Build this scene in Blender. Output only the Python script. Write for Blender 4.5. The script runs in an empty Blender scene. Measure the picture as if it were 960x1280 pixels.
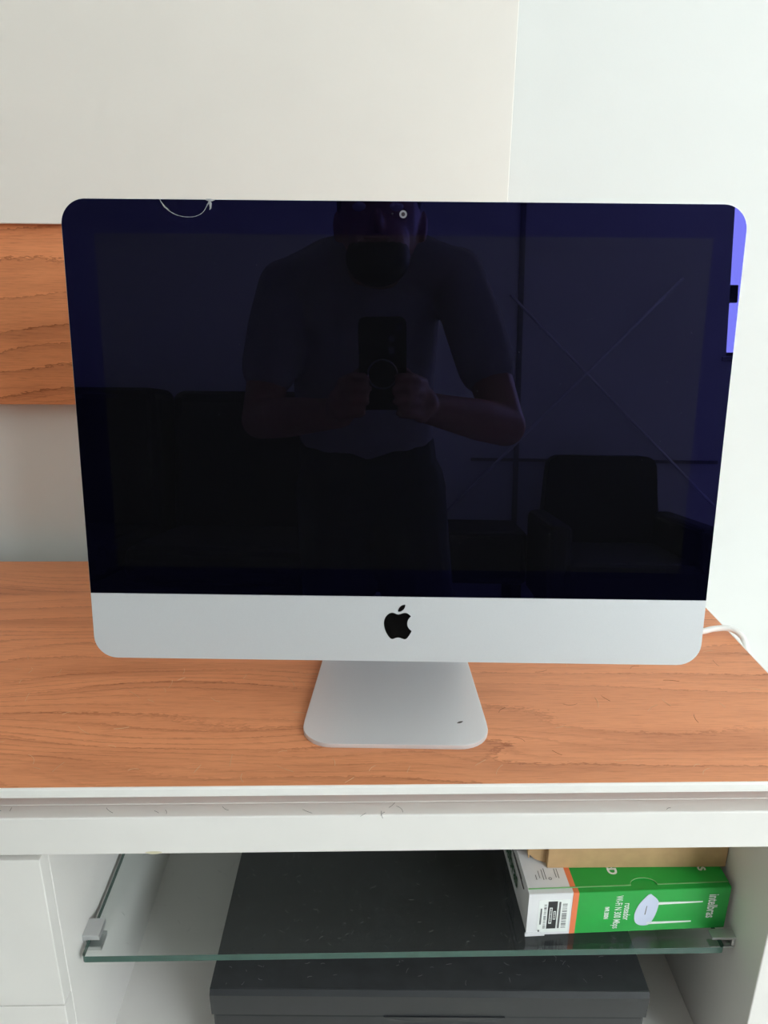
import bpy, bmesh, math, random
from mathutils import Matrix, Vector
random.seed(7)
SC = bpy.context.scene
COL = SC.collection
# ------------------------------------------------------------------ camera, sky, window light, exposure
D = 0.66                                   # height of the console top above the floor
CAM = Vector((0.0, 0.0, D + 0.4157))
PITCH, YAW, ROLL, F = 0.3344, -0.0273, -0.0094, 949.27
RC = Matrix.Rotation(YAW, 3, 'Z') @ Matrix.Rotation(-PITCH, 3, 'X') @ Matrix.Rotation(ROLL, 3, 'Y')
cd = bpy.data.cameras.new('camera')
cam = bpy.data.objects.new('camera', cd); COL.objects.link(cam)
right, fwd, up = RC.col[0], RC.col[1], RC.col[2]
M = Matrix((right, up, -fwd)).transposed().to_4x4(); M.translation = CAM
cam.matrix_world = M
cd.sensor_fit = 'AUTO'; cd.sensor_width = 36.0; cd.lens = F / 1280 * 36.0
cd.clip_start = 0.02
SC.camera = cam

w = bpy.data.worlds.new('sky'); SC.world = w; w.use_nodes = True
w.node_tree.nodes['Background'].inputs[0].default_value = (0.93, 0.97, 1.0, 1)
w.node_tree.nodes['Background'].inputs[1].default_value = 8.0
WX, YR, XW = 3.45, -2.4, -1.95               # inner faces of the right, rear and left walls
RWIN = (1.462, 3.30, D + .615, 2.42)         # the window mirrored at the right edge of the screen (x0, x1, z0, z1)
pl = bpy.data.lights.new('window_rear_offscreen', 'AREA'); pl.shape = 'RECTANGLE'   # a portal: gives no light itself, guides the sky in
pl.size = RWIN[1] - RWIN[0]; pl.size_y = RWIN[3] - RWIN[2]; pl.cycles.is_portal = True
po = bpy.data.objects.new('window_rear_offscreen', pl); COL.objects.link(po)
po.location = ((RWIN[0] + RWIN[1]) / 2, YR - .17, (RWIN[2] + RWIN[3]) / 2)
po.rotation_euler = Vector((0, 1, 0)).to_track_quat('-Z', 'Y').to_euler()
vs = SC.view_settings
vs.view_transform = 'Standard'; vs.look = 'None'; vs.gamma = 1.0; vs.use_curve_mapping = False
vs.exposure = 1.55
SC.cycles.use_denoising = True
SC.cycles.max_bounces = 14; SC.cycles.diffuse_bounces = 8; SC.cycles.transmission_bounces = 10
SC.cycles.transparent_max_bounces = 16; SC.cycles.glossy_bounces = 6
SC.cycles.caustics_refractive = False; SC.cycles.caustics_reflective = False

# ------------------------------------------------------------------ materials
MATS = {}
def lin(c):
    return tuple(((x / 255) / 12.92 if x / 255 <= .04045 else ((x / 255 + .055) / 1.055) ** 2.4) for x in c)
def mat(name, rgb, rough=.5, metal=0.0, var=.04, nscale=30, bump=0.0, bscale=400, spec=.5, linear=False):
    m = bpy.data.materials.new(name); m.use_nodes = True
    nt = m.node_tree; b = nt.nodes['Principled BSDF']
    c = rgb if linear else lin(rgb)
    b.inputs['Roughness'].default_value = rough; b.inputs['Metallic'].default_value = metal
    b.inputs['Specular IOR Level'].default_value = spec
    tc = nt.nodes.new('ShaderNodeTexCoord'); n = nt.nodes.new('ShaderNodeTexNoise')
    n.inputs['Scale'].default_value = nscale; n.inputs['Detail'].default_value = 4
    nt.links.new(tc.outputs['Object'], n.inputs['Vector'])
    r = nt.nodes.new('ShaderNodeValToRGB')
    r.color_ramp.elements[0].color = tuple(x * (1 - var) for x in c) + (1,)
    r.color_ramp.elements[1].color = tuple(min(1, x * (1 + var)) for x in c) + (1,)
    r.color_ramp.elements[0].position = .3; r.color_ramp.elements[1].position = .7
    nt.links.new(n.outputs['Fac'], r.inputs['Fac']); nt.links.new(r.outputs['Color'], b.inputs['Base Color'])
    if bump:
        n2 = nt.nodes.new('ShaderNodeTexNoise'); n2.inputs['Scale'].default_value = bscale
        nt.links.new(tc.outputs['Object'], n2.inputs['Vector'])
        bp = nt.nodes.new('ShaderNodeBump'); bp.inputs['Strength'].default_value = bump; bp.inputs['Distance'].default_value = .002
        nt.links.new(n2.outputs['Fac'], bp.inputs['Height']); nt.links.new(bp.outputs['Normal'], b.inputs['Normal'])
    MATS[name] = m
    return m

def wood_mat(name, seed, vert='Y', base=(228, 152, 107), dark=(156, 88, 54)):
    m = bpy.data.materials.new(name); m.use_nodes = True
    nt = m.node_tree; N = nt.nodes.new; L = nt.links.new
    b = nt.nodes['Principled BSDF']
    tc = N('ShaderNodeTexCoord'); sep = N('ShaderNodeSeparateXYZ'); L(tc.outputs['Object'], sep.inputs[0])
    def math_(op, a, bb=None):
        q = N('ShaderNodeMath'); q.operation = op
        for i, v in enumerate((a, bb)):
            if v is None: continue
            if isinstance(v, (int, float)): q.inputs[i].default_value = v
            else: L(v, q.inputs[i])
        return q.outputs[0]
    X = sep.outputs['X']; Y = sep.outputs[vert]
    def noise(sx, sy, detail=3, off=0, rough=.5):
        cx = N('ShaderNodeCombineXYZ'); L(math_('MULTIPLY', X, sx), cx.inputs[0]); L(math_('MULTIPLY', Y, sy), cx.inputs[1]); cx.inputs[2].default_value = seed + off
        n = N('ShaderNodeTexNoise'); n.inputs['Scale'].default_value = 1; n.inputs['Detail'].default_value = detail; n.inputs['Roughness'].default_value = rough
        L(cx.outputs[0], n.inputs['Vector']); return n.outputs['Fac']
    # wandering growth lines running along X
    warp = math_('MULTIPLY', noise(1.5, 6.0, 2, 0), 6.5)
    warp2 = math_('MULTIPLY', noise(9, 30, 2, 3), .35)
    wob = math_('MULTIPLY', noise(140, 420, 2, 9), .26)
    v = math_('ADD', math_('ADD', math_('ADD', math_('MULTIPLY', Y, 26.0), warp), warp2), wob)
    fr = math_('FRACT', v)
    ramp = N('ShaderNodeValToRGB'); e = ramp.color_ramp.elements
    e[0].position = 0; e[0].color = (.0, .0, .0, 1); e[1].position = .55; e[1].color = (.12, .12, .12, 1)
    a = e.new(.93); a.color = (.42, .42, .42, 1); a = e.new(.975); a.color = (1, 1, 1, 1); a = e.new(1.0); a.color = (0, 0, 0, 1)
    L(fr, ramp.inputs['Fac'])
    msk = N('ShaderNodeMapRange'); msk.inputs[1].default_value = .38; msk.inputs[2].default_value = .66; L(noise(2.2, 9, 2, 17), msk.inputs[0])
    lines = math_('MULTIPLY', ramp.outputs['Color'], math_('ADD', math_('MULTIPLY', msk.outputs[0], .75), .25))
    v2 = math_('ADD', math_('ADD', math_('MULTIPLY', Y, 95.0), math_('MULTIPLY', warp, 2.6)), math_('ADD', math_('MULTIPLY', wob, 1.6), warp2))
    r2 = N('ShaderNodeMapRange'); r2.inputs[1].default_value = .72; r2.inputs[2].default_value = 1.0; L(math_('FRACT', v2), r2.inputs[0])
    m2 = N('ShaderNodeMapRange'); m2.inputs[1].default_value = .47; m2.inputs[2].default_value = .62; L(noise(1.6, 14, 2, 71), m2.inputs[0])
    lines = math_('ADD', lines, math_('MULTIPLY', math_('MULTIPLY', r2.outputs[0], m2.outputs[0]), .6))
    # broad darker streaks
    st = N('ShaderNodeMapRange'); st.inputs[1].default_value = .52; st.inputs[2].default_value = .74; L(noise(2.6, 24, 4, 31), st.inputs[0])
    # fine fibres
    fb = N('ShaderNodeMapRange'); fb.inputs[1].default_value = .45; fb.inputs[2].default_value = .8; L(noise(28, 620, 4, 43, .65), fb.inputs[0])
    pr = N('ShaderNodeMapRange'); pr.inputs[1].default_value = .58; pr.inputs[2].default_value = .75; L(noise(45, 900, 2, 57), pr.inputs[0])
    tot = math_('ADD', math_('ADD', math_('MULTIPLY', lines, .72), math_('MULTIPLY', st.outputs[0], .42)), math_('ADD', math_('MULTIPLY', fb.outputs[0], .30), math_('MULTIPLY', pr.outputs[0], .30)))
    mix = N('ShaderNodeMix'); mix.data_type = 'RGBA'; mix.clamp_factor = True
    L(tot, mix.inputs[0]); mix.inputs[6].default_value = lin(base) + (1,); mix.inputs[7].default_value = lin(dark) + (1,)
    L(mix.outputs[2], b.inputs['Base Color'])
    b.inputs['Roughness'].default_value = .42; b.inputs['Specular IOR Level'].default_value = .35
    bp = N('ShaderNodeBump'); bp.inputs['Strength'].default_value = .12; bp.inputs['Distance'].default_value = .001; bp.invert = True
    L(tot, bp.inputs['Height']); L(bp.outputs['Normal'], b.inputs['Normal'])
    MATS[name] = m
    return m

def screen_mat(name, base, gloss):
    """dark coated glass: a black body with a faint violet mirror coat"""
    m = bpy.data.materials.new(name); m.use_nodes = True
    nt = m.node_tree; nt.nodes.remove(nt.nodes['Principled BSDF'])
    out = nt.nodes['Material Output']
    d = nt.nodes.new('ShaderNodeBsdfDiffuse'); d.inputs[0].default_value = base + (1,)
    g = nt.nodes.new('ShaderNodeBsdfGlossy'); g.inputs['Roughness'].default_value = 0.0; g.inputs['Color'].default_value = gloss + (1,)
    a = nt.nodes.new('ShaderNodeAddShader')
    nt.links.new(d.outputs[0], a.inputs[0]); nt.links.new(g.outputs[0], a.inputs[1]); nt.links.new(a.outputs[0], out.inputs[0])
    MATS[name] = m
def glass_mat(name, tint, edge=False):
    m = bpy.data.materials.new(name); m.use_nodes = True
    nt = m.node_tree; nt.nodes.remove(nt.nodes['Principled BSDF']); out = nt.nodes['Material Output']
    t = nt.nodes.new('ShaderNodeBsdfTransparent'); t.inputs[0].default_value = tint + (1,)
    g = nt.nodes.new('ShaderNodeBsdfGlossy'); g.inputs['Roughness'].default_value = .01; g.inputs['Color'].default_value = (1, 1, 1, 1)
    lw = nt.nodes.new('ShaderNodeLayerWeight'); lw.inputs[0].default_value = .5
    pw_ = nt.nodes.new('ShaderNodeMath'); pw_.operation = 'POWER'; pw_.inputs[1].default_value = 5; nt.links.new(lw.outputs['Facing'], pw_.inputs[0])
    fr = nt.nodes.new('ShaderNodeMath'); fr.operation = 'MULTIPLY_ADD'; fr.inputs[1].default_value = .9; fr.inputs[2].default_value = .045; nt.links.new(pw_.outputs[0], fr.inputs[0])
    mx = nt.nodes.new('ShaderNodeMixShader')
    nt.links.new(fr.outputs[0], mx.inputs[0]); nt.links.new(t.outputs[0], mx.inputs[1]); nt.links.new(g.outputs[0], mx.inputs[2])
    nt.links.new(mx.outputs[0], out.inputs[0])
    MATS[name] = m

mat('wall_paint', (222, 223, 221), .75, var=.012, nscale=6, bump=.03, bscale=300)
mat('ceiling_paint', (238, 238, 236), .8, var=.01)
mat('floor_tile', (226, 222, 214), .35, var=.06, nscale=8)
mat('board_white', (226, 220, 213), .38, var=.012, nscale=12, bump=.02, bscale=200)
mat('console_white', (232, 229, 226), .42, var=.015, nscale=14, bump=.02, bscale=500)
mat('edge_white', (236, 234, 231), .35, var=.012, nscale=60)
wood_mat('desk_wood', 3.1, 'Y')
wood_mat('strip_wood', 11.7, 'Z', base=(228, 148, 100), dark=(144, 78, 44))
mat('aluminium', (216, 218, 222), .40, metal=.40, var=.012, nscale=900, bump=.02, bscale=2500)
mat('logo_black', (10, 9, 9), .12, var=.1)
mat('scuff_dark', (70, 66, 60), .7)
screen_mat('bezel_glass', (.0010, .0010, .003), (.011, .0105, .046))
screen_mat('lcd_glass', (.0028, .0028, .0032), (.0150, .0145, .041))
mat('crack_white', (150, 150, 154), .4, var=.3, nscale=800)
mat('dust_speck', (70, 72, 86), .7); mat('webcam_ring', (120, 118, 128), .35, var=.1); mat('webcam_lens', (40, 38, 46), .15)
mat('cable_white', (236, 236, 233), .45, var=.02)
glass_mat('shelf_glass', (.955, .975, .970)); glass_mat('window_glass', (.96, .98, .98))
mat('glass_edge', (62, 92, 84), .12, var=.1, nscale=40)
mat('chrome', (200, 201, 202), .28, metal=.55, var=.03)
mat('clear_plastic', (200, 200, 198), .2)
mat('device_top', (47, 49, 52), .55, var=.18, nscale=60, bump=.12, bscale=1500)
mat('device_front', (47, 49, 52), .45, var=.05, nscale=40)
mat('device_gloss', (47, 49, 52), .18, var=.05)
mat('card_white', (228, 228, 231), .5, var=.02);
mat('card_green', (30, 165, 66), .38, var=.06, nscale=25);
mat('flap_edge', (120, 176, 112), .6); mat('card_orange', (236, 128, 84), .45, var=.03); mat('print_white', (236, 240, 238), .5, var=.01)
mat('print_black', (45, 46, 48), .5); mat('print_grey', (110, 110, 112), .5); mat('print_green', (24, 92, 48), .5)
mat('router_white', (205, 212, 236), .4, var=.03)
mat('kraft', (196, 160, 116), .75, var=.06, nscale=80, bump=.05, bscale=300);
mat('hair_light', (214, 178, 140), .5); mat('hair_dark', (120, 68, 40), .5); mat('lint', (140, 140, 138), .6)
mat('stain_yellow', (208, 200, 172), .5, var=.05)
mat('skin', (176, 124, 100), .5, var=.05, nscale=40); mat('hair', (26, 20, 17), .6); mat('shirt', (150, 147, 146), .85, var=.05)
mat('trousers', (34, 38, 46), .85, var=.1); mat('shoe', (40, 38, 38), .6); mat('eye', (235, 232, 228), .2); mat('lip', (150, 84, 78), .5)
mat('phone_black', (16, 17, 20), .25); mat('phone_edge', (150, 156, 170), .25, metal=.9); mat('phone_ring', (130, 132, 140), .35)
mat('sofa_dark', (38, 33, 32), .8, var=.12, nscale=30); mat('chair_dark', (40, 42, 44), .8, var=.12, nscale=30)
mat('rail_grey', (120, 120, 122), .5); mat('rod_white', (240, 240, 244), .4); mat('frame_grey', (90, 92, 96), .4)
mat('sill_stone', (180, 178, 174), .4)

# ------------------------------------------------------------------ helpers
def link(name, me, material=None, parent=None):
    o = bpy.data.objects.new(name, me); COL.objects.link(o)
    if material: me.materials.append(MATS[material])
    if parent: o.parent = parent
    return o
def obj(name, bm, material, parent=None, smooth=False, bevel=0, seg=2):
    if bevel:
        bmesh.ops.remove_doubles(bm, verts=bm.verts, dist=1e-6)
        es = [e for e in bm.edges if len(e.link_faces) == 2 and e.calc_face_angle(0) > .6]
        bmesh.ops.bevel(bm, geom=es, offset=bevel, segments=seg, affect='EDGES', profile=.5)
    bmesh.ops.recalc_face_normals(bm, faces=bm.faces)
    me = bpy.data.meshes.new(name); bm.to_mesh(me); bm.free()
    if smooth:
        for p in me.polygons: p.use_smooth = True
    return link(name, me, material, parent)
def box(bm, a, b, Mx=None):
    (x0, y0, z0), (x1, y1, z1) = a, b
    v = [bm.verts.new(Mx @ Vector(p) if Mx else p) for p in [(x0, y0, z0), (x1, y0, z0), (x1, y1, z0), (x0, y1, z0), (x0, y0, z1), (x1, y0, z1), (x1, y1, z1), (x0, y1, z1)]]
    for f in ((0, 3, 2, 1), (4, 5, 6, 7), (0, 1, 5, 4), (1, 2, 6, 5), (2, 3, 7, 6), (3, 0, 4, 7)):
        bm.faces.new([v[i] for i in f])
    return bm
def bx(name, a, b, material, parent=None, bevel=.0, Mx=None, seg=2):
    return obj(name, box(bmesh.new(), a, b, Mx), material, parent, bevel=bevel, seg=seg)
def tag(o, label=None, cat=None, group=None, kind=None):
    if label: o['label'] = label
    if cat: o['category'] = cat
    if group: o['group'] = group
    if kind: o['kind'] = kind
    return o
def empty(name, loc=(0, 0, 0), rz=0):
    o = bpy.data.objects.new(name, None); COL.objects.link(o); o.location = loc; o.rotation_euler = (0, 0, rz); o.empty_display_size = .05
    return o
def slab(bm, pts, y0, y1, fn=lambda p: p):
    """extrude a closed outline pts[(u,v)] from depth y0 to y1; fn maps (u,y,v)"""
    A = [bm.verts.new(fn((u, y0, v))) for u, v in pts]; B = [bm.verts.new(fn((u, y1, v))) for u, v in pts]
    n = len(pts)
    for i in range(n):
        bm.faces.new((A[i], A[(i + 1) % n], B[(i + 1) % n], B[i]))
    for ring in (A, B):
        f = bm.faces.new(ring)
        bmesh.ops.triangulate(bm, faces=[f])
    return bm
def tube(bm, pts, r, n=10, cap=True):
    pts = [Vector(p) for p in pts]; rings = []
    rad = r if isinstance(r, (list, tuple)) else [r] * len(pts)
    prev = None
    for i, p in enumerate(pts):
        t = (pts[min(i + 1, len(pts) - 1)] - pts[max(i - 1, 0)]).normalized()
        if prev is None:
            prev = t.orthogonal().normalized()
        a = (prev - t * prev.dot(t)).normalized(); prev = a; b = t.cross(a)
        rings.append([bm.verts.new(p + (a * math.cos(2 * math.pi * k / n) + b * math.sin(2 * math.pi * k / n)) * rad[i]) for k in range(n)])
    for i in range(len(rings) - 1):
        for k in range(n):
            bm.faces.new((rings[i][k], rings[i][(k + 1) % n], rings[i + 1][(k + 1) % n], rings[i + 1][k]))
    if cap:
        bm.faces.new(rings[0][::-1]); bm.faces.new(rings[-1])
    return bm
def catmull(P, m=8):
    P = [Vector(p) for p in P]; out = []
    for i in range(len(P) - 1):
        p0, p1, p2, p3 = P[max(i - 1, 0)], P[i], P[i + 1], P[min(i + 2, len(P) - 1)]
        for k in range(m):
            t = k / m
            out.append(.5 * ((2 * p1) + (-p0 + p2) * t + (2 * p0 - 5 * p1 + 4 * p2 - p3) * t * t + (-p0 + 3 * p1 - 3 * p2 + p3) * t ** 3))
    out.append(P[-1]); return out
def rrect(u0, v0, u1, v1, r, n=10, corners=(1, 1, 1, 1)):
    """rounded rectangle outline; corners order bl, br, tr, tl"""
    out = []
    for (cx, cy, a0, on, px, py) in ((u0 + r, v0 + r, 180, corners[0], u0, v0), (u1 - r, v0 + r, 270, corners[1], u1, v0), (u1 - r, v1 - r, 0, corners[2], u1, v1), (u0 + r, v1 - r, 90, corners[3], u0, v1)):
        if on:
            for k in range(n + 1):
                a = math.radians(a0 + 90 * k / n); out.append((cx + r * math.cos(a), cy + r * math.sin(a)))
        else: out.append((px, py))
    return out
def text(name, body, size, material, parent, loc, rot, bold=0.0, align='LEFT', sx=1.0):
    """flat printed lettering turned into a mesh; size is the letter height scale"""
    c = bpy.data.curves.new(name, 'FONT'); c.body = body; c.size = size; c.align_x = align; c.offset = bold; c.resolution_u = 3
    o = bpy.data.objects.new(name, c); COL.objects.link(o)
    dg = bpy.context.evaluated_depsgraph_get(); me = bpy.data.meshes.new_from_object(o.evaluated_get(dg))
    bpy.data.objects.remove(o); bpy.data.curves.remove(c)
    m = link(name, me, material, parent)
    m.location = loc; m.rotation_euler = rot; m.scale = (sx, 1, 1)
    return m

# ------------------------------------------------------------------ the room
ZC = 2.62; XL, XR, YB = XW, WX, 1.05
bx('floor', (XL, YR, -.05), (XR, YB, 0), 'floor_tile')['kind'] = 'structure'
bx('ceiling', (XL - .15, YR - .15, ZC), (XR + .15, YB + .15, ZC + .1), 'ceiling_paint')['kind'] = 'structure'
bx('wall_back', (XL - .15, YB, -.05), (XR + .15, YB + .15, ZC), 'wall_paint')['kind'] = 'structure'
bx('wall_left', (XL - .15, YR, -.05), (XL, YB, ZC), 'wall_paint')['kind'] = 'structure'
b = bmesh.new(); ra, rb_, rc, rd = RWIN
for x0, x1, z0, z1 in ((XL - .15, ra, -.05, ZC), (rb_, XR + .15, -.05, ZC), (ra, rb_, -.05, rc), (ra, rb_, rd, ZC)): box(b, (x0, YR - .15, z0), (x1, YR, z1))
obj('wall_rear', b, 'wall_paint')['kind'] = 'structure'
bx('wall_right', (XR, YR, -.05), (XR + .15, YB, ZC), 'wall_paint')['kind'] = 'structure'
bx('baseboard_back', (XL, YB - .015, 0), (XR, YB, .08), 'edge_white')['kind'] = 'structure'
# window: fixed frame, two sliding sashes, each with a pane and a pull
def glazing(name, op, sill, label, sd=0):
    y0_, y1_, z0_, z1_ = op
    loc, rz = (((XR + .09, (y0_ + y1_) / 2, z0_), 0), (((y0_ + y1_) / 2, YR - .09, z0_), -math.pi / 2), ((XL - .09, (y0_ + y1_) / 2, z0_), math.pi))[sd]
    win = empty(name, loc, rz); win['kind'] = 'structure'; win['label'] = label
    hw, hh = (y1_ - y0_) / 2, z1_ - z0_
    b = bmesh.new(); t = .012
    box(b, (-.03, -hw, 0), (.03, hw, t)); box(b, (-.03, -hw, hh - t), (.03, hw, hh)); box(b, (-.03, -hw, t), (.03, -hw + t, hh - t)); box(b, (-.03, hw - t, t), (.03, hw, hh - t))
    obj('window_frame', b, 'frame_grey', win)
    for k, (y0, y1, x) in enumerate(((-hw + t, .02, -.012), (-.02, hw - t, .012))):
        b = bmesh.new(); q = .014
        box(b, (x - .01, y0, t), (x + .01, y1, t + q)); box(b, (x - .01, y0, hh - t - q), (x + .01, y1, hh - t))
        box(b, (x - .01, y0, t + q), (x + .01, y0 + q, hh - t - q)); box(b, (x - .01, y1 - q, t + q), (x + .01, y1, hh - t - q))
        s = obj('sash', b, 'frame_grey', win)
        bx('pane', (x - .002, y0 + q, t + q), (x + .002, y1 - q, hh - t - q), 'window_glass', s)
        bx('sash_pull', (x - .03, y0 + .002, hh * .22), (x - .01, y0 + .045, hh * .29), 'phone_black', s, bevel=.003)
    if sill: bx('window_sill', (-.11, -hw - .02, -.02), (.05, hw + .02, 0), 'sill_stone', win, bevel=.003)
glazing('window_1', RWIN, True, 'high two-sash window mirrored at the screen edge', 1)
# rails on the rear wall, seen in the dark glass
bx('trim_1', (.50, YR, 0.0), (.525, YR + .008, 2.3), 'rail_grey')['kind'] = 'structure'
bx('trim_2', (.30, YR, D + .120), (1.45, YR + .010, D + .135), 'rail_grey')['kind'] = 'structure'

# ------------------------------------------------------------------ wall panel behind the console
P = empty('wall_panel', (0, YB, D + .20)); tag(P, 'off-white wall-mounted TV panel with a brown woodgrain strip below', 'wall panel')
def W(p, e): return tuple(p[i] - e.location[i] for i in range(3))
bx('upper_board', W((-1.45, 1.000, D + .4399), P), W((.1755, 1.020, D + 1.45), P), 'board_white', P, bevel=.0012)
o = bx('wood_strip', W((-1.45, 1.020, D + .2135), P), W((.150, 1.038, D + .52), P), 'strip_wood', P, bevel=.0008); o['label'] = 'brown woodgrain strip'
bx('batten', W((-1.40, 1.038, D + .27), P), W((.10, 1.05, D + .50), P), 'board_white', P)
bx('batten', W((-1.40, 1.020, D + .75), P), W((.10, 1.05, D + 1.40), P), 'board_white', P)

# ------------------------------------------------------------------ console
C = empty('media_console', (0, .75, 0)); tag(C, 'white low media console with brown woodgrain top and open glass-shelf bay', 'console')
YF, YE, XE, X0 = .5143, .9858, .4222, -1.35
def cb(name, a, b, m, bevel=.0008): return bx(name, W(a, C), W(b, C), m, C, bevel=bevel)
top = cb('top_panel', (X0, YF + .0012, D - .009), (XE - .001, YE, D), 'desk_wood', .0); top['label'] = 'brown woodgrain laminate top'
b = bmesh.new()
slab(b, [(YF - .0005, D - .0092), (YF + .004, D - .0105), (YF + .02, D - .0105), (YF + .02, D - .0091), (YF + .0011, D - .0091), (YF + .0011, D - .0004), (YF + .0002, D - .0004), (YF - .0012, D - .0018), (YF - .0012, D - .0070), (YF - .0004, D - .0082)], X0, XE, lambda p: W((p[1], p[0], p[2]), C))
obj('edge_band', b, 'edge_white', top)
b = bmesh.new(); box(b, W((XE - .001, YF, D - .009), C), W((XE + .0006, YE, D - .0003), C)); obj('edge_band', b, 'edge_white', top)
cb('riser', (X0 + .02, YF + .05, D - .0305), (XE - .03, YF + .065, D - .009), 'console_white')
cb('ledge_board', (X0, YF + .016, D - .045), (XE, YE - .02, D - .0303), 'console_white')
cb('fascia', (X0, YF, D - .0683), (XE, YF + .016, D - .0303), 'console_white', .0012)
xl, xr, zf = -.2734, .3646, D - .392
cb('divider', (xl - .018, YF + .016, zf - .018), (xl, YE - .03, D - .045), 'console_white')
cb('side_panel', (xr, YF, zf - .06), (xr + .05, YE - .02, D - .0683), 'console_white', .0012)
cb('side_panel', (X0, YF, zf - .06), (X0 + .05, YE - .02, D - .0683), 'console_white', .0012)
cb('bottom_panel', (X0 + .05, YF + .004, zf - .018), (xr, YE - .03, zf), 'console_white')
cb('back_panel', (X0 + .05, YE - .035, zf), (xr, YE - .029, D - .045), 'console_white')
for lx in (X0 + .02, xr + .01):
    for ly in (YF + .03, YE - .08):
        cb('foot', (lx, ly, 0), (lx + .03, ly + .03, zf - .0599 if lx < 0 or lx > xr else zf), 'console_white')
for z0, z1 in ((D - .2400, D - .0735), (D - .392, D - .2415)):
    d = cb('drawer', (X0 + .051, YF, z0), (xl, YF + .0155, z1), 'console_white', .0007)
    cb('drawer_box', (X0 + .07, YF + .0156, z0 + .012), (xl - .03, YE - .1, z1 - .03), 'board_white').parent = d
ZG = D - .2225
def clip(x0, x1, yc, hd=.0105):
    c = empty('shelf_clip', W(((x0 + x1) / 2, yc, ZG), C)); c.parent = C
    b = bmesh.new(); h = (x1 - x0) / 2
    box(b, (-h, -hd, .0006), (h, hd, .0065 if hd > .009 else .0035)); box(b, (-h, -hd + .001, -.0135 if hd > .009 else -.0110), (h, hd - .001, -.0086)); 
    wx = -h if x0 < 0 else h - .003
    box(b, (wx, -hd + .001, -.0086), (wx + .003, hd - .001, .0006))
    obj('clip_body', b, 'chrome', c, bevel=.0006)
    return c
for yc in (.577, .85):
    clip(xl, xl + .0165, yc); clip(xr - .024, xr, .5625 if yc < .6 else yc, .0055 if yc < .6 else .0105)
b = bmesh.new(); box(b, W((.10, YF + .0002, D - .0688), C), W((.1001, YF + .0003, D - .0687), C)); b.free()
# small yellow stain at the lower edge of the fascia
b = bmesh.new()
slab(b, [(-.1772 + .0068 * math.cos(a) * (1 + .15 * math.sin(3 * a)), D - .0668 + .0014 * math.sin(a)) for a in [k * math.pi / 9 for k in range(18)]], YF - .00012, YF + .0002, lambda p: W(p, C))
o = obj('stain', b, 'stain_yellow', C); o['label'] = 'small yellowish stain'

# ------------------------------------------------------------------ glass shelf
G = empty('glass_shelf', (.04, .70, ZG - .008)); tag(G, 'clear greenish glass shelf on chrome clips inside the console bay', 'shelf')
gx0, gx1, gy0, gy1 = -.2685, .350, .5495, .93
b = bmesh.new()
for z in (ZG, ZG - .0075):
    v = [b.verts.new(W(p, G)) for p in ((gx0, gy0, z), (gx1, gy0, z), (gx1, gy1, z), (gx0, gy1, z))]; b.faces.new(v)
obj('glass_sheet', b, 'shelf_glass', G)
b = bmesh.new()
ring = rrect(gx0, gy0, gx1, gy1, .003, 3)
A = [b.verts.new(W((u, v, ZG), G)) for u, v in ring]; B_ = [b.verts.new(W((u, v, ZG - .0075), G)) for u, v in ring]
for i in range(len(ring)): b.faces.new((A[i], A[(i + 1) % len(ring)], B_[(i + 1) % len(ring)], B_[i]))
o = obj('polished_edge', b, 'glass_edge', G); o['label'] = 'green polished glass edge'

# ------------------------------------------------------------------ computer
MX, MY, MZ, PSI, TAU = .0282, .5837, D - .3413 + .4157, -.0349, .1110
HP, HC, HWD = .3779, .0595, .264
T = empty('desktop_computer', (MX, MY, D), PSI); tag(T, 'silver all-in-one desktop computer with cracked dark screen on the console', 'computer')
RT = Matrix.Rotation(-TAU, 3, 'X')
def pan(p): return RT @ Vector(p) + Vector((0, 0, MZ - D))
# rear shell: rings shrinking inward while bulging backwards
b = bmesh.new(); rings = []
prof = [(0, .0006), (0, .0050), (.0012, .0062), (.010, .0085), (.03, .0125), (.06, .0185), (.09, .0265), (.12, .034), (.15, .039), (.17, .041)]
for ins, dep in prof:
    r = max(.0195 - ins * .1, .006); 
    pts = rrect(-HWD + ins * 1.35, ins, HWD - ins * 1.35, HP - ins, r, 8)
    rings.append([b.verts.new(pan((u, dep, v))) for u, v in pts])
n = len(rings[0])
for i in range(len(rings) - 1):
    for k in range(n): b.faces.new((rings[i][k], rings[i][(k + 1) % n], rings[i + 1][(k + 1) % n], rings[i + 1][k]))
b.faces.new(rings[-1]); b.faces.new(rings[0][::-1])
obj('rear_shell', b, 'aluminium', T, smooth=False)
E_ = .0004
b = bmesh.new(); slab(b, rrect(-HWD + E_, E_, HWD - E_, HC - .0002, .0192, 14, (1, 1, 0, 0)), 0, .003, pan); chin = obj('chin', b, 'aluminium', T); chin['label'] = 'brushed aluminium chin'
# glass border (ring) around the display rectangle
ax0, ax1, av0, av1 = -.2388, .2388, .0838, .3528
out = rrect(-HWD + E_, HC + .0002, HWD - E_, HP - E_, .0192, 14, (0, 0, 1, 1))
inn = [(ax0, av0), (ax1, av0), (ax1, av1), (ax0, av1)]
b = bmesh.new()
vo = [b.verts.new(pan((u, 0, v))) for u, v in out]; vi = [b.verts.new(pan((u, 0, v))) for u, v in inn]; vb = [b.verts.new(pan((u, .003, v))) for u, v in out]
edges = [b.edges.new((vo[i], vo[(i + 1) % len(vo)])) for i in range(len(vo))] + [b.edges.new((vi[i], vi[(i + 1) % 4])) for i in range(4)]
bmesh.ops.triangle_fill(b, edges=edges, use_beauty=True)
for i in range(len(vo)): b.faces.new((vo[i], vo[(i + 1) % len(vo)], vb[(i + 1) % len(vo)], vb[i]))
bez = obj('screen_glass', b, 'bezel_glass', T); bez['label'] = 'dark violet-tinted glass border'
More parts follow.
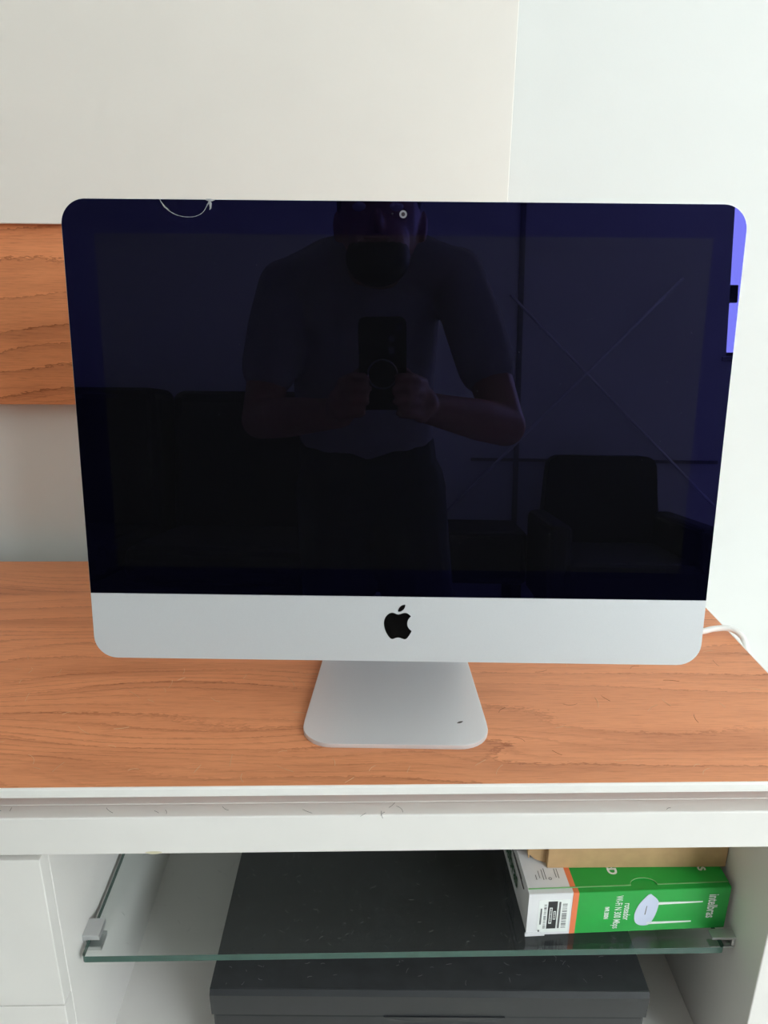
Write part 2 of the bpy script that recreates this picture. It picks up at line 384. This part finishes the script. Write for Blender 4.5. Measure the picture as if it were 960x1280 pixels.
b = bmesh.new(); b.faces.new([b.verts.new(pan((u, 0, v))) for u, v in inn]); 
disp = obj('display', b, 'lcd_glass', T); disp['label'] = 'switched-off display'
# webcam
def disc(u, v, r, y0, y1, n=24): return slab(bmesh.new(), [(u + r * math.cos(2 * math.pi * k / n), v + r * math.sin(2 * math.pi * k / n)) for k in range(n)], y0, y1, pan)
wc = obj('webcam', disc(0.0, .3682, .0029, -.0002, .001), 'webcam_ring', T)
obj('webcam_lens', disc(0.0, .3682, .0015, -.00035, .001), 'webcam_lens', wc)
obj('indicator_light', disc(-.0083, .3684, .0006, -.00015, .001), 'webcam_lens', T)
# crack at the upper edge of the glass
def pan2(u, v, y=-.0003): return pan((u, y, v))
arc = [(-.1865, .3776), (-.1850, .3745), (-.1815, .3705), (-.1765, .3672), (-.1715, .3655), (-.1660, .3648), (-.1605, .3652), (-.1560, .3668), (-.1530, .3692), (-.1512, .3720), (-.1495, .3745), (-.1488, .3774)]
b = bmesh.new()
pts = catmull([pan2(u, v) for u, v in arc], 5)
tube(b, pts, [.00026 * (.55 + .9 * abs(math.sin(i * .9 + 1)) * (1 if i < 18 or i > 44 else .45)) for i in range(len(pts))], 5)
tube(b, [pan2(-.1488, .3774), pan2(-.1478, .3745), pan2(-.1479, .3712), pan2(-.1486, .3702)], [.0007, .0011, .0007, .0002], 5)
tube(b, [pan2(-.1512, .3775), pan2(-.1480, .3769), pan2(-.1445, .3773)], [.0005, .0013, .0003], 5)
tube(b, [pan2(-.1507, .3735), pan2(-.1490, .3750), pan2(-.1480, .3740)], [.0003, .0008, .0003], 5)
tube(b, [pan2(-.1853, .3752), pan2(-.1830, .3718), pan2(-.1800, .3698)], [.0003, .0007, .0003], 5)
o = obj('crack', b, 'crack_white', bez); o['label'] = 'curved white crack in the top of the glass'
rg = random.Random(21); b = bmesh.new()
for _ in range(34):
    u_, v_, r_ = rg.uniform(-.20, .23), rg.uniform(.09, .35), rg.uniform(.00012, .0003)
    slab(b, [(u_ + r_ * math.cos(k), v_ + r_ * math.sin(k)) for k in (0, 1.26, 2.51, 3.77, 5.03)], -.00012, 0, pan)
o = obj('dust', b, 'dust_speck', disp); o['kind'] = 'stuff'
# emblem on the chin, traced in units of 1/12 photo pixel
UM = .02795 / 410 * .875
def em(px, py): return ((px - 445) * UM * .985 + .0006, .0331 - (py - 443) * UM * 1.125)
body = [(445, 287), (480, 281), (515, 268), (545, 264), (580, 270), (610, 287), (635, 310), (610, 335), (592, 362), (583, 395), (583, 425), (592, 455), (612, 482), (648, 510), (635, 540), (612, 575), (588, 605), (565, 622), (540, 624), (510, 615), (480, 605), (447, 602), (415, 607), (385, 620), (362, 624), (335, 612), (305, 580), (275, 535), (255, 490), (243, 445), (240, 400), (246, 360), (262, 325), (288, 295), (320, 273), (355, 264), (385, 267), (415, 278)]
leaf = [(447, 250), (445, 230), (455, 205), (475, 180), (505, 160), (550, 152), (548, 180), (535, 208), (512, 230), (485, 246)]
emb = obj('emblem', slab(bmesh.new(), [em(*p) for p in body], -.0002, .001, pan), 'logo_black', chin); emb['label'] = 'black bitten apple emblem with leaf'
obj('emblem_leaf', slab(bmesh.new(), [em(*p) for p in leaf], -.0002, .001, pan), 'logo_black', chin)
# stand: tapering foot bending up into the neck
b = bmesh.new(); th = .0042
path = []                                              # (y, z) of the upper/front face centre line
fy0, fy1 = -.0215, .118
for k in range(13): path.append((fy0 + (fy1 - fy0) * k / 12, th))
R_ = .028
for k in range(1, 10):
    a = math.radians(98 * k / 9); path.append((fy1 + R_ * math.sin(a), th + R_ * (1 - math.cos(a))))
y0_, z0_ = path[-1]
for k in range(1, 9): path.append((y0_ - .0045 * k - .00045 * k * k, z0_ + .0215 * k))
def halfw(i, s):
    w_ = .0860 - .066 * s
    r = .030
    if s < r: w_ -= r - math.sqrt(max(0, r * r - (r - s) ** 2))
    return max(w_, .02)
dist = [0]
for i in range(1, len(path)): dist.append(dist[-1] + math.dist(path[i], path[i - 1]))
# refine the rounded front
fine = [.0003, .0012, .003, .0055, .009, .013, .018, .024]
P2 = [((fy0 + s_), th, s_) for s_ in [0] + fine] + [(p[0], p[1], d_) for p, d_ in zip(path, dist) if d_ > .028]
rows = []
for i, (yy, zz, s_) in enumerate(P2):
    a_, c_ = P2[max(i - 1, 0)], P2[min(i + 1, len(P2) - 1)]
    tv = Vector((0, c_[0] - a_[0], c_[1] - a_[1])).normalized(); nv = Vector((0, -tv.z, tv.y))
    hw_ = halfw(i, s_); row = []
    for side in (0, 1):
        base_ = Vector((0, yy, zz)) - nv * (th * side)
        row.append([b.verts.new(base_ + Vector((hw_ * q, 0, 0))) for q in (-1, -.98, -.5, 0, .5, .98, 1)])
    rows.append(row)
for i in range(len(rows) - 1):
    for k in range(6):
        b.faces.new((rows[i][0][k], rows[i][0][k + 1], rows[i + 1][0][k + 1], rows[i + 1][0][k]))
        b.faces.new((rows[i][1][k + 1], rows[i][1][k], rows[i + 1][1][k], rows[i + 1][1][k + 1]))
    for k in (0, 6): b.faces.new((rows[i][0][k], rows[i + 1][0][k], rows[i + 1][1][k], rows[i][1][k]))
for i in (0, -1):
    for k in range(6): b.faces.new((rows[i][0][k], rows[i][0][k + 1], rows[i][1][k + 1], rows[i][1][k]))
stand = obj('stand', b, 'aluminium', T, smooth=True)
for p in stand.data.polygons: p.use_smooth = abs(p.normal.x) < .5 and p.area > 1e-6
md = stand.modifiers.new('bevel', 'BEVEL'); md.width = .0008; md.segments = 2; md.limit_method = 'ANGLE'; md.angle_limit = .7
c_, s_ = math.cos(-PSI), math.sin(-PSI); dx, dy = .088 - MX, .5946 - MY
lx, ly = dx * c_ - dy * s_, dx * s_ + dy * c_
b = bmesh.new()
v = [b.verts.new((lx + .0030 * math.cos(a) + .0004 * math.sin(3 * a), ly + .0013 * math.sin(a) + .0012 * math.cos(a), th + .00008)) for a in [k * math.pi / 5 for k in range(10)]]; b.faces.new(v)
o = obj('scuff_mark', b, 'scuff_dark', stand); o['label'] = 'small dark scuff on the foot'

# ------------------------------------------------------------------ power cable
b = bmesh.new()
tube(b, catmull([(.12, .74, D + .0036), (.20, .775, D + .0036), (.30, .770, D + .0036), (.375, .7665, D + .004), (.400, .7685, D + .007), (.416, .7665, D + .0085), (.4265, .7585, D + .005), (.4305, .7490, D - .006), (.4325, .7430, D - .03), (.434, .742, D - .12), (.437, .75, D - .35), (.45, .80, D - .60), (.50, .92, D - .655), (.75, .98, D - .6555)], 8), .0035, 12)
tag(obj('power_cable', b, 'cable_white', smooth=True), 'white power cable from behind the computer hanging over the console edge', 'cable')

# ------------------------------------------------------------------ charcoal device under the glass
dv = empty('electronic_device', (.0642, .547, zf), math.atan2(-.0108, .4305)); tag(dv, 'wide charcoal plastic flat-topped device under the glass shelf', 'device')
hwid, zt = .2153, .122
bx('lower_body', (-hwid + .0008, .0004, .0), (hwid - .0008, .335, .0882), 'device_front', dv, bevel=.003)
b = bmesh.new()
sec = [(.0, .0890), (-.0015, .0895), (-.0030, .1165), (.0, zt), (.34, zt), (.34, .0890)]
slab(b, sec, -hwid, hwid, lambda p: (p[1], p[0], p[2]))
lid = obj('lid', b, 'device_front', dv)
lb = bx('lid_top', (-hwid + .0005, .0008, zt), (hwid - .0005, .3395, zt + .0006), 'device_top', dv); lb['label'] = 'dusty black top'
b = bmesh.new()
gp = [(-.045 + .12 * k / 16, .0890 - .0062 * math.sin(math.pi * min(1, k / 16)) ** .6) for k in range(17)]
slab(b, [(-.045, .0893)] + gp[1:-1] + [(.075, .0893)], -.0030, .006, lambda p: p)
o = obj('finger_grip', b, 'device_gloss', dv); o['label'] = 'glossy arched finger grip'

# ------------------------------------------------------------------ router carton
ang = math.atan2(.0061, .2006)
RB = empty('router_carton', (.159, .5663, ZG), ang); tag(RB, 'green and white router carton lying on the glass shelf', 'carton')
BL, BH, BD = .2000, .0515, .19
c1, c2 = .0430, .0485                                    # orange stripe between these
def rb(name, a, b_, m, parent=RB, bevel=0): return bx(name, a, b_, m, parent, bevel)
rb('carton_body', (.0006, .0006, .0003), (BL - .0006, BD, BH - .0012), 'card_white', bevel=.0008)
rb('front_white', (0, -.0002, .0002), (c1, .0008, BH - .0004), 'card_white')
b = bmesh.new(); slab(b, [(c1, .0002), (c2, .0002), (c2 + .0006, BH - .0004), (c1 + .0006, BH - .0004)], -.0002, .0008); obj('front_stripe', b, 'card_orange', RB)
rb('front_green', (c2, -.00015, .0002), (BL, .0008, BH - .0004), 'card_green')
# lid: front roll strip plus the tucked top sheet set a little higher, with a thumb notch
st = .0060
rb('lid_white', (0, .0002, BH - .0012), (c1 + .0004, st, BH), 'card_white'); rb('lid_stripe', (c1 + .0004, .0002, BH - .0012), (c2 + .0004, st, BH), 'card_orange'); rb('lid_green', (c2 + .0004, .0002, BH - .0012), (BL, st, BH), 'card_green')
rb('lid_white', (0.0, st, BH - .0012), (c1 - .0015, BD, BH + .0010), 'card_white'); rb('lid_stripe', (c1 - .0015, st, BH - .0012), (c2 - .0015, BD, BH + .0010), 'card_orange')
nc, nr = .115, .0135
notch = [(nc - nr + 0 * k, 0) for k in range(0)] + [(nc + nr * math.cos(math.pi - math.pi * k / 14), st + .0085 * math.sin(math.pi * k / 14)) for k in range(15)]
b = bmesh.new(); slab(b, [(c2 - .0015, st)] + notch + [(BL, st), (BL, BD), (c2 - .0015, BD)], BH - .0002, BH + .0010, lambda p: (p[0], p[2], p[1])); obj('lid_flap', b, 'card_green', RB)
for k in range(14):
    (xa, ya), (xb, yb_) = notch[k], notch[k + 1]
    b = bmesh.new(); tube(b, [(xa, ya, BH + .0008), (xb, yb_, BH + .0008)], .00045, 5); obj('flap_edge', b, 'flap_edge', RB)
for xa, xb in ((.0005, nc - nr), (nc + nr, BL - .001)): rb('flap_edge', (xa, st - .0004, BH + .0002), (xb, st + .0003, BH + .0012), 'flap_edge')
rb('notch_floor', (c2, st, BH - .0014), (BL, st + .02, BH - .0003), 'card_green')
# torn white flap sticking out at the bottom left corner
b = bmesh.new(); slab(b, [(-.0012, .0), (.0185, .0002), (.0165, -.0018 + .0022), (.0165, .004), (-.0012, .004)], -.0016, .0, ); obj('torn_flap', b, 'card_white', RB)
# lettering on the front, turned a quarter clockwise: reading downwards
FR = (math.pi / 2, math.pi / 2, 0)
text('lettering', 'intelbras', .0140, 'print_white', RB, (.1795, -.0004, BH - .0080), FR, .00028, sx=.62)
text('lettering', 'roteador', .0098, 'print_white', RB, (.0955, -.0004, BH - .0150), FR, 0.0001, sx=.60)
text('lettering', 'Wi-Fi N 300 Mbps', .0098, 'print_white', RB, (.0862, -.0004, BH - .0055), FR, 0.0001, sx=.56)
text('lettering', 'IWR 3000N', .0062, 'print_white', RB, (.0762, -.0004, BH - .0190), FR, .00018, sx=.50)
rp = [(.1070, .0165), (.1068, .0240), (.1100, .0345), (.1165, .0445), (.1195, .0465), (.1215, .0455), (.1285, .0380), (.1292, .0300), (.1270, .0180), (.1235, .0095), (.1195, .0072), (.1130, .0078), (.1085, .0115), (.1070, .0165)]
b = bmesh.new(); slab(b, [(q.x, q.y) for q in catmull([Vector(p + (0,)) for p in rp], 4)[:-1]], -.00055, 0); pr = obj('router_picture', b, 'router_white', RB); pr['label'] = 'printed picture of a white two-antenna router'
for z in (.0345, .0100):
    b = bmesh.new(); xa = .1285 if z > .02 else .120
    slab(b, [(xa, z - .0016), (xa + .045, z - .0005), (xa + .045, z + .0008), (xa, z + .0014)], -.00055, 0); obj('antenna_picture', b, 'print_white', pr)
b = bmesh.new(); slab(b, [(.1165, .021), (.1175, .021), (.1182, .032), (.1174, .032)], -.0006, 0); obj('picture_mark', b, 'print_grey', pr)
# sticker with bar codes on the white end
stk = rb('sticker', (.0105, -.0004, .0035), (.0410, -.0001, BH - .0075), 'print_white')
rb('sticker_block', (.0195, -.0006, .0080), (.0287, -.0003, BH - .0095), 'print_black', stk)
for (a0, a1, z0, z1) in ((.0212, .0240, .0145, .0345), (.0252, .0276, .0195, .0300)): rb('sticker_block_text', (a0, -.0008, z0), (a1, -.0005, z1), 'print_white', stk)
def dashes(x0, x1, za, zb, m):                         # rows of print too small to read
    b = bmesh.new(); z = za; g = random.Random(int(x0 * 1e5))
    while z < zb:
        h = g.uniform(.0006, .0016); box(b, (x0, -.00095, z), (x1, -.0003, min(z + h, zb))); z += h + g.uniform(.0003, .0006)
    o = obj('fine_print', b, m, stk); o['kind'] = 'stuff'
dashes(.0219, .0233, .0160, .0335, 'print_black'); dashes(.0257, .0270, .0205, .0292, 'print_black')
rng = random.Random(4)
for (a0, a1) in ((.0338, .0385), (.0158, .0182)):
    b = bmesh.new(); z = .0085
    while z < BH - .0125:
        h = rng.choice((.0003, .0005, .0009)); box(b, (a0, -.0006, z), (a1, -.0003, z + h)); z += h + rng.choice((.0004, .0007, .0016))
    o = obj('bar_code', b, 'print_grey', stk); o['kind'] = 'stuff'
dashes(.0303, .0320, .0085, BH - .0105, 'print_grey'); dashes(.0125, .0138, .0140, BH - .0180, 'print_grey'); dashes(.0112, .0128, .0048, .0066, 'print_grey')
# small print on the lid, the wordmark end peeping from under the brown box, the large print on the end face
LR = (0, 0, -math.pi / 2)
for (xx, yy, ln) in ((.0110, .0165, .006), (.0145, .0185, .009), (.0180, .0160, .013), (.0205, .0165, .014), (.0310, .0185, .011), (.0335, .0175, .012)):
    rb('small_print', (xx, yy, BH + .0009), (xx + .0006, yy + ln, BH + .0012), 'print_grey')
text('small_print', 'O', .0045, 'print_grey', RB, (.0232, .0190, BH + .0012), LR, .0001)
text('lettering', 'intelbras', .0165, 'print_white', RB, (.1765, .0200, BH + .0012), LR, .0003, align='RIGHT', sx=.88)
text('lettering', ':D', .0125, 'print_white', RB, (.0850, .0195, BH + .0012), LR, .0006, align='RIGHT', sx=.9)
ER = (math.pi / 2, 0, -math.pi / 2)
text('end_lettering', 'intelbras', .0260, 'print_green', RB, (-.0003, .1150, .0140), ER, .0005, sx=.80)
rb('end_small_print', (-.0003, .02, .0375), (.0004, .075, .0384), 'print_grey'); rb('end_small_print', (-.0003, .03, .0400), (.0004, .065, .0408), 'print_grey')

# ------------------------------------------------------------------ kraft box on the carton
KB = empty('kraft_box', (.183, .5975, ZG + BH + .0012), -.006); tag(KB, 'plain brown cardboard box on top of the green carton', 'box')
bx('box_body', (0, 0, 0), (.1805, .14, .062), 'kraft', KB, bevel=.0008)
b = bmesh.new(); slab(b, [(-.0005, .001), (-.0005, .062), (-.017, .062), (-.0175, .009), (-.0110, .0035)], .006, .0072, lambda p: (p[0], p[1] + .25 * (-p[0]), p[2])); obj('end_flap', b, 'kraft', KB)
b = bmesh.new(); slab(b, [(.006, .062), (.0072, .0025), (.022, .011), (.030, .062)], -.0170, -.0158, lambda p: (p[1], p[0] + .004, p[2])); obj('end_flap', b, 'kraft', KB)

# ------------------------------------------------------------------ pet hair and lint
def strands(name, n, fn, material, rad, lens, label):
    b = bmesh.new(); rg = random.Random(hash(name) % 1000 if False else len(name) * 13)
    for _ in range(n):
        p, nx = fn(rg); a = rg.uniform(0, 6.28); L_ = rg.uniform(*lens); bend = rg.uniform(-1.6, 1.6); pts = []
        q = Vector(p)
        for k in range(6):
            pts.append(Vector((q.x, q.y, q.z + .0002))); q = q + Vector((math.cos(a), math.sin(a), 0)) * L_ / 5; a += bend / 5
        if nx and any(nx(t_) for t_ in pts): continue
        tube(b, pts, rad, 3)
    o = obj(name, b, material); tag(o, label, 'hair', kind='stuff'); return o
bad = lambda t_: t_.y < YF + .003 or t_.x > XE - .004 or (-.075 < t_.x - MX < .09 and .55 < t_.y < .74)
def dsk(rg): return (rg.uniform(-.42, .40), YF + .004 + .26 * rg.random() ** 1.3, D), bad
def dskr(rg): return (rg.uniform(.10, .40), YF + .004 + .20 * rg.random(), D), bad
strands('light_hair', 80, dsk, 'hair_light', .00018, (.006, .018), 'fine pale pet hairs scattered over the woodgrain top')
strands('dark_hair', 16, dskr, 'hair_dark', .00014, (.008, .018), 'fine dark pet hairs on the woodgrain top beside the stand')
def led(rg): return (rg.uniform(-.36, .36), YF + rg.uniform(.002, .012), D - .0303), None
strands('ledge_hair', 16, led, 'scuff_dark', .00016, (.004, .010), 'short hairs lying in the gap below the top')
def dvt(rg): return (rg.uniform(-.14, .27), rg.uniform(.556, .76), zf + .1226), None
strands('device_lint', 260, dvt, 'lint', .00013, (.0015, .006), 'grey lint on top of the charcoal device')
def gls(rg): return (rg.uniform(-.25, .14), rg.uniform(.556, .72), ZG), None
strands('glass_lint', 60, gls, 'lint', .00010, (.0015, .007), 'pale lint on the glass shelf')

# ------------------------------------------------------------------ behind the camera: what the dark glass reflects
def ell(bm, c, r, rot=None, seg=18):
    mtx = Matrix.Translation(c) @ (rot.to_4x4() if rot else Matrix.Identity(4)) @ Matrix.Diagonal((r[0], r[1], r[2], 1))
    bmesh.ops.create_uvsphere(bm, u_segments=seg, v_segments=seg // 2 + 2, radius=1, matrix=mtx)
def cap(bm, pts, rad, n=14):
    P_ = [Vector(p) for p in pts]
    tube(bm, P_, rad, n)
    for p, r in zip(P_, rad): ell(bm, p, (r, r, r), seg=12)
def remesh(o, size, it=4):
    m = o.modifiers.new('remesh', 'REMESH'); m.mode = 'VOXEL'; m.voxel_size = size; m.use_smooth_shade = True
    s = o.modifiers.new('smooth', 'SMOOTH'); s.factor = .5; s.iterations = it
PX, PY = -.03, -.50
pe = empty('person', (PX, PY, 0)); tag(pe, 'person in grey T-shirt holding up a phone, mirrored in the dark screen', 'person')
def pw(x, y, z): return Vector((x - PX, y - PY, z + D))
shR, elR, wrR = pw(.118, -.350, .585), pw(.212, -.245, .282), pw(.050, -.075, .312)
shL, elL, wrL = pw(-.232, -.350, .560), pw(-.272, -.300, .290), pw(-.090, -.080, .300)
HX, HY, HZ = -.030, -.185, .655
def hd(x, y, z): return pw(HX + x, HY + y, HZ + z)
b = bmesh.new()
RH = Matrix.Rotation(-.45, 3, 'X')
ell(b, hd(0, -.01, .0), (.074, .093, .112), RH)             # skull
ell(b, hd(0, .040, -.065), (.055, .060, .062), RH)          # jaw
ell(b, hd(0, .097, -.033), (.012, .020, .020))              # nose
for s in (-1, 1): ell(b, hd(s * .077, -.02, -.015), (.010, .020, .030))
cap(b, [pw(-.050, -.37, .57), pw(-.038, -.27, .625)], [.062, .058])
cap(b, [pw(-.055, -.38, .50), pw(-.06, -.44, .30), pw(-.06, -.50, .15)], [.085, .08, .085])
for sh, el, wr in ((shR, elR, wrR), (shL, elL, wrL)):
    cap(b, [sh, (sh + el) / 2, el], [.050, .046, .038]); cap(b, [el, el.lerp(wr, .35), wr], [.040, .039, .026])
# hands: palm, four fingers round the phone's side and a thumb across the front
def hand(wr, s):
    px = .030 if s > 0 else -.060
    palm = pw(px + s * .022, -.045, .318); cap(b, [wr, palm], [.026, .027])
    for k in range(4):
        z0 = .350 - k * .019; L_ = (.020, .024, .022, .016)[k]
        cap(b, [palm + Vector((0, .008, z0 - .318)), pw(px + s * .010, -.010, z0 + .004), pw(px + s * .000, .004, z0 + .006), pw(px - s * L_, .006, z0 + .006)], [.0105, .0095, .009, .0075], 10)
    cap(b, [palm + Vector((-s * .004, -.012, .008)), pw(px + s * .004, -.040, .355), pw(px - s * .014, -.034, .372)], [.012, .011, .009], 10)
hand(wrR, 1); hand(wrL, -1)
for s in (-1, 1):
    cap(b, [pw(-.06 + s * .075, -.50, .14), pw(PX + s * .10, -.46, -.22), pw(PX + s * .11, -.52, -.60)], [.085, .058, .042])
body_o = obj('body', b, 'skin', pe, smooth=True); remesh(body_o, .0055, 3)
b = bmesh.new()
ell(b, hd(0, -.025, .027), (.081, .097, .100), RH); hr = obj('hair', b, 'hair', pe, smooth=True)
for v in hr.data.vertices:
    q = v.co - hd(0, 0, 0)
    if q.y > .03 and q.z < .055: v.co.y = hd(0, .03, 0).y
b = bmesh.new(); ell(b, hd(0, .048, -.083), (.057, .056, .050), RH); obj('beard', b, 'hair', pe, smooth=True)
for s in (-1, 1):
    b = bmesh.new(); ell(b, hd(s * .030, .073, -.005), (.014, .009, .008)); obj('eye', b, 'eye', pe, smooth=True)
b = bmesh.new(); ell(b, hd(0, .103, -.063), (.022, .008, .006)); obj('mouth', b, 'lip', pe, smooth=True)
b = bmesh.new()
cap(b, [shL.lerp(shR, .04), pw(-.14, -.375, .585), pw(-.055, -.385, .600), pw(.03, -.375, .597), shL.lerp(shR, .96)], [.056, .076, .082, .076, .056], 18)
cap(b, [pw(-.125, -.38, .50), pw(-.125, -.43, .36), pw(-.115, -.46, .265)], [.098, .100, .104], 18); cap(b, [pw(-.005, -.38, .50), pw(-.012, -.43, .36), pw(-.015, -.46, .265)], [.090, .090, .096], 18)
cap(b, [pw(-.063, -.375, .50), pw(-.066, -.425, .36), pw(-.064, -.455, .265)], [.100, .100, .104], 18)
for sh, el in ((shR, elR), (shL, elL)): cap(b, [sh, sh.lerp(el, .30), sh.lerp(el, .62)], [.054, .060, .058])
so = obj('t_shirt', b, 'shirt', pe, smooth=True); remesh(so, .008, 8)
b = bmesh.new(); cap(b, [pw(-.12, -.47, .22), pw(-.01, -.47, .22)], [.104, .098]); cap(b, [pw(-.12, -.49, .14), pw(-.06, -.485, .16), pw(.0, -.49, .14)], [.112, .112, .112])
for s in (-1, 1): cap(b, [pw(-.06 + s * .075, -.50, .12), pw(PX + s * .10, -.455, -.22), pw(PX + s * .11, -.52, -.585)], [.098, .074, .060])
remesh(obj('trousers', b, 'trousers', pe, smooth=True), .01, 5)
for s in (-1, 1):
    b = bmesh.new(); ell(b, pw(PX + s * .115, -.455, -.625), (.046, .125, .034)); cap(b, [pw(PX + s * .112, -.52, -.58), pw(PX + s * .112, -.515, -.62)], [.046, .044])
    o = obj('shoe', b, 'shoe', pe, smooth=True)
    for v in o.data.vertices: v.co.z = max(v.co.z, .0)
# phone held in front of the chest; its upper lens is where the picture is taken from
ph = empty('phone', CAM); ph.rotation_euler = RC.to_euler(); tag(ph, 'black phone in the person\'s hands, mirrored in the dark screen', 'phone')
def oph(name, pts, y0, y1, m, parent=ph, bev=0): return obj(name, slab(bmesh.new(), pts, y0, y1), m, parent, bevel=bev)
oph('back_cover', rrect(-.0525, -.118, .0235, .033, .011, 6), -.0130, -.0060, 'phone_black')
oph('side_band', rrect(-.0533, -.1188, .0243, .0338, .0118, 6), -.0126, -.0064, 'phone_edge')
bump = oph('camera_bump', rrect(-.0125, -.027, .0205, .0295, .007, 5), -.0062, -.0045, 'phone_black')
def circ(cx, cz, r, n=20): return [(cx + r * math.cos(2 * math.pi * k / n), cz + r * math.sin(2 * math.pi * k / n)) for k in range(n)]
for cx, cz in ((0, 0), (0, -.0185), (.0125, .0185)): oph('lens', circ(cx, cz, .0055), -.0050, -.0036, 'phone_edge', bump)
b = bmesh.new()
tube(b, [(-.0145 + .024 * math.cos(2 * math.pi * k / 32), -.0058, -.058 + .024 * math.sin(2 * math.pi * k / 32)) for k in range(33)], .0016, 6, cap=False); obj('grip_ring', b, 'phone_ring', ph)

# sofa along the rear wall, armchair beside it, folding rack
def cushion(name, a, b_, m, parent, bev=.05): return bx(name, a, b_, m, parent, bevel=bev, seg=4)
sf = empty('sofa', (-1.05, -1.85, 0)); tag(sf, 'dark high-backed two-seat sofa mirrored dimly in the screen', 'sofa')
cushion('seat_base', (-.80, -.40, .08), (.80, .42, .36), 'sofa_dark', sf, .03)
for x in (-.80, .02): cushion('seat_cushion', (x + .01, -.25, .361), (x + .77, .42, .50), 'sofa_dark', sf)
for x in (-.80, -.005): cushion('back_cushion', (x + (.01 if x < -.5 else .035), -.45, .365), (x + .775, -.18, D + .435 - (.0 if x < -.5 else .012)), 'sofa_dark', sf)
cushion('armrest', (-.89, -.42, .08), (-.802, .42, .68), 'sofa_dark', sf, .04); cushion('armrest', (.802, -.42, .08), (.89, .42, .68), 'sofa_dark', sf, .04)
for x in (-.75, .70):
    for y in (-.36, .34): bx('leg', (x, y, 0), (x + .05, y + .05, .081), 'sofa_dark', sf)
ac = empty('armchair', (.86, -1.95, 0)); tag(ac, 'dark rounded-back armchair mirrored in the lower screen', 'armchair')
cushion('seat', (-.27, -.22, .22), (.27, .38, .44), 'chair_dark', ac, .05)
b = bmesh.new(); slab(b, rrect(-.225, .40, .225, D + .16, .05, 5), -.30, -.20); o = obj('backrest', b, 'chair_dark', ac)
for v in o.data.vertices: v.co.x *= 1.18 - .35 * max(0, v.co.z - .4)
for x in (-.32, .23): cushion('armrest', (x, -.22, .22), (x + .09, .36, .58), 'chair_dark', ac, .03)
for x in (-.24, .20):
    for y in (-.18, .30): bx('leg', (x, y, 0), (x + .04, y + .04, .221), 'chair_dark', ac)
bn = empty('bench', (.30, -2.05, 0)); tag(bn, 'low dark upholstered bench mirrored along the bottom of the screen', 'bench')
cushion('seat', (-.34, -.20, .30), (.20, .22, .52), 'sofa_dark', bn, .03)
for x in (-.32, .14):
    for y in (-.17, .15): bx('leg', (x, y, 0), (x + .04, y + .04, .301), 'sofa_dark', bn)
rk = empty('folding_rack', (.85, -2.36, D - .5)); tag(rk, 'folded rack with crossed thin white bars against the rear wall', 'rack')
for (x0, z0, x1, z1) in ((.46, .885, 1.20, .155), (1.235, .96, .47, .17)):
    b = bmesh.new(); tube(b, [(x0 - .85, 0, z0 + .5), ((x0 + x1) / 2 - .85, 0, (z0 + z1) / 2 + .5), (x1 - .85 + (x1 - x0) * .0, 0, z1 + .5), (x1 - .85 + (x1 - x0) * .9, 0, z1 + .5 + (z1 - z0) * .9)], .007, 8); obj('crossed_bar', b, 'rod_white', rk, smooth=True)
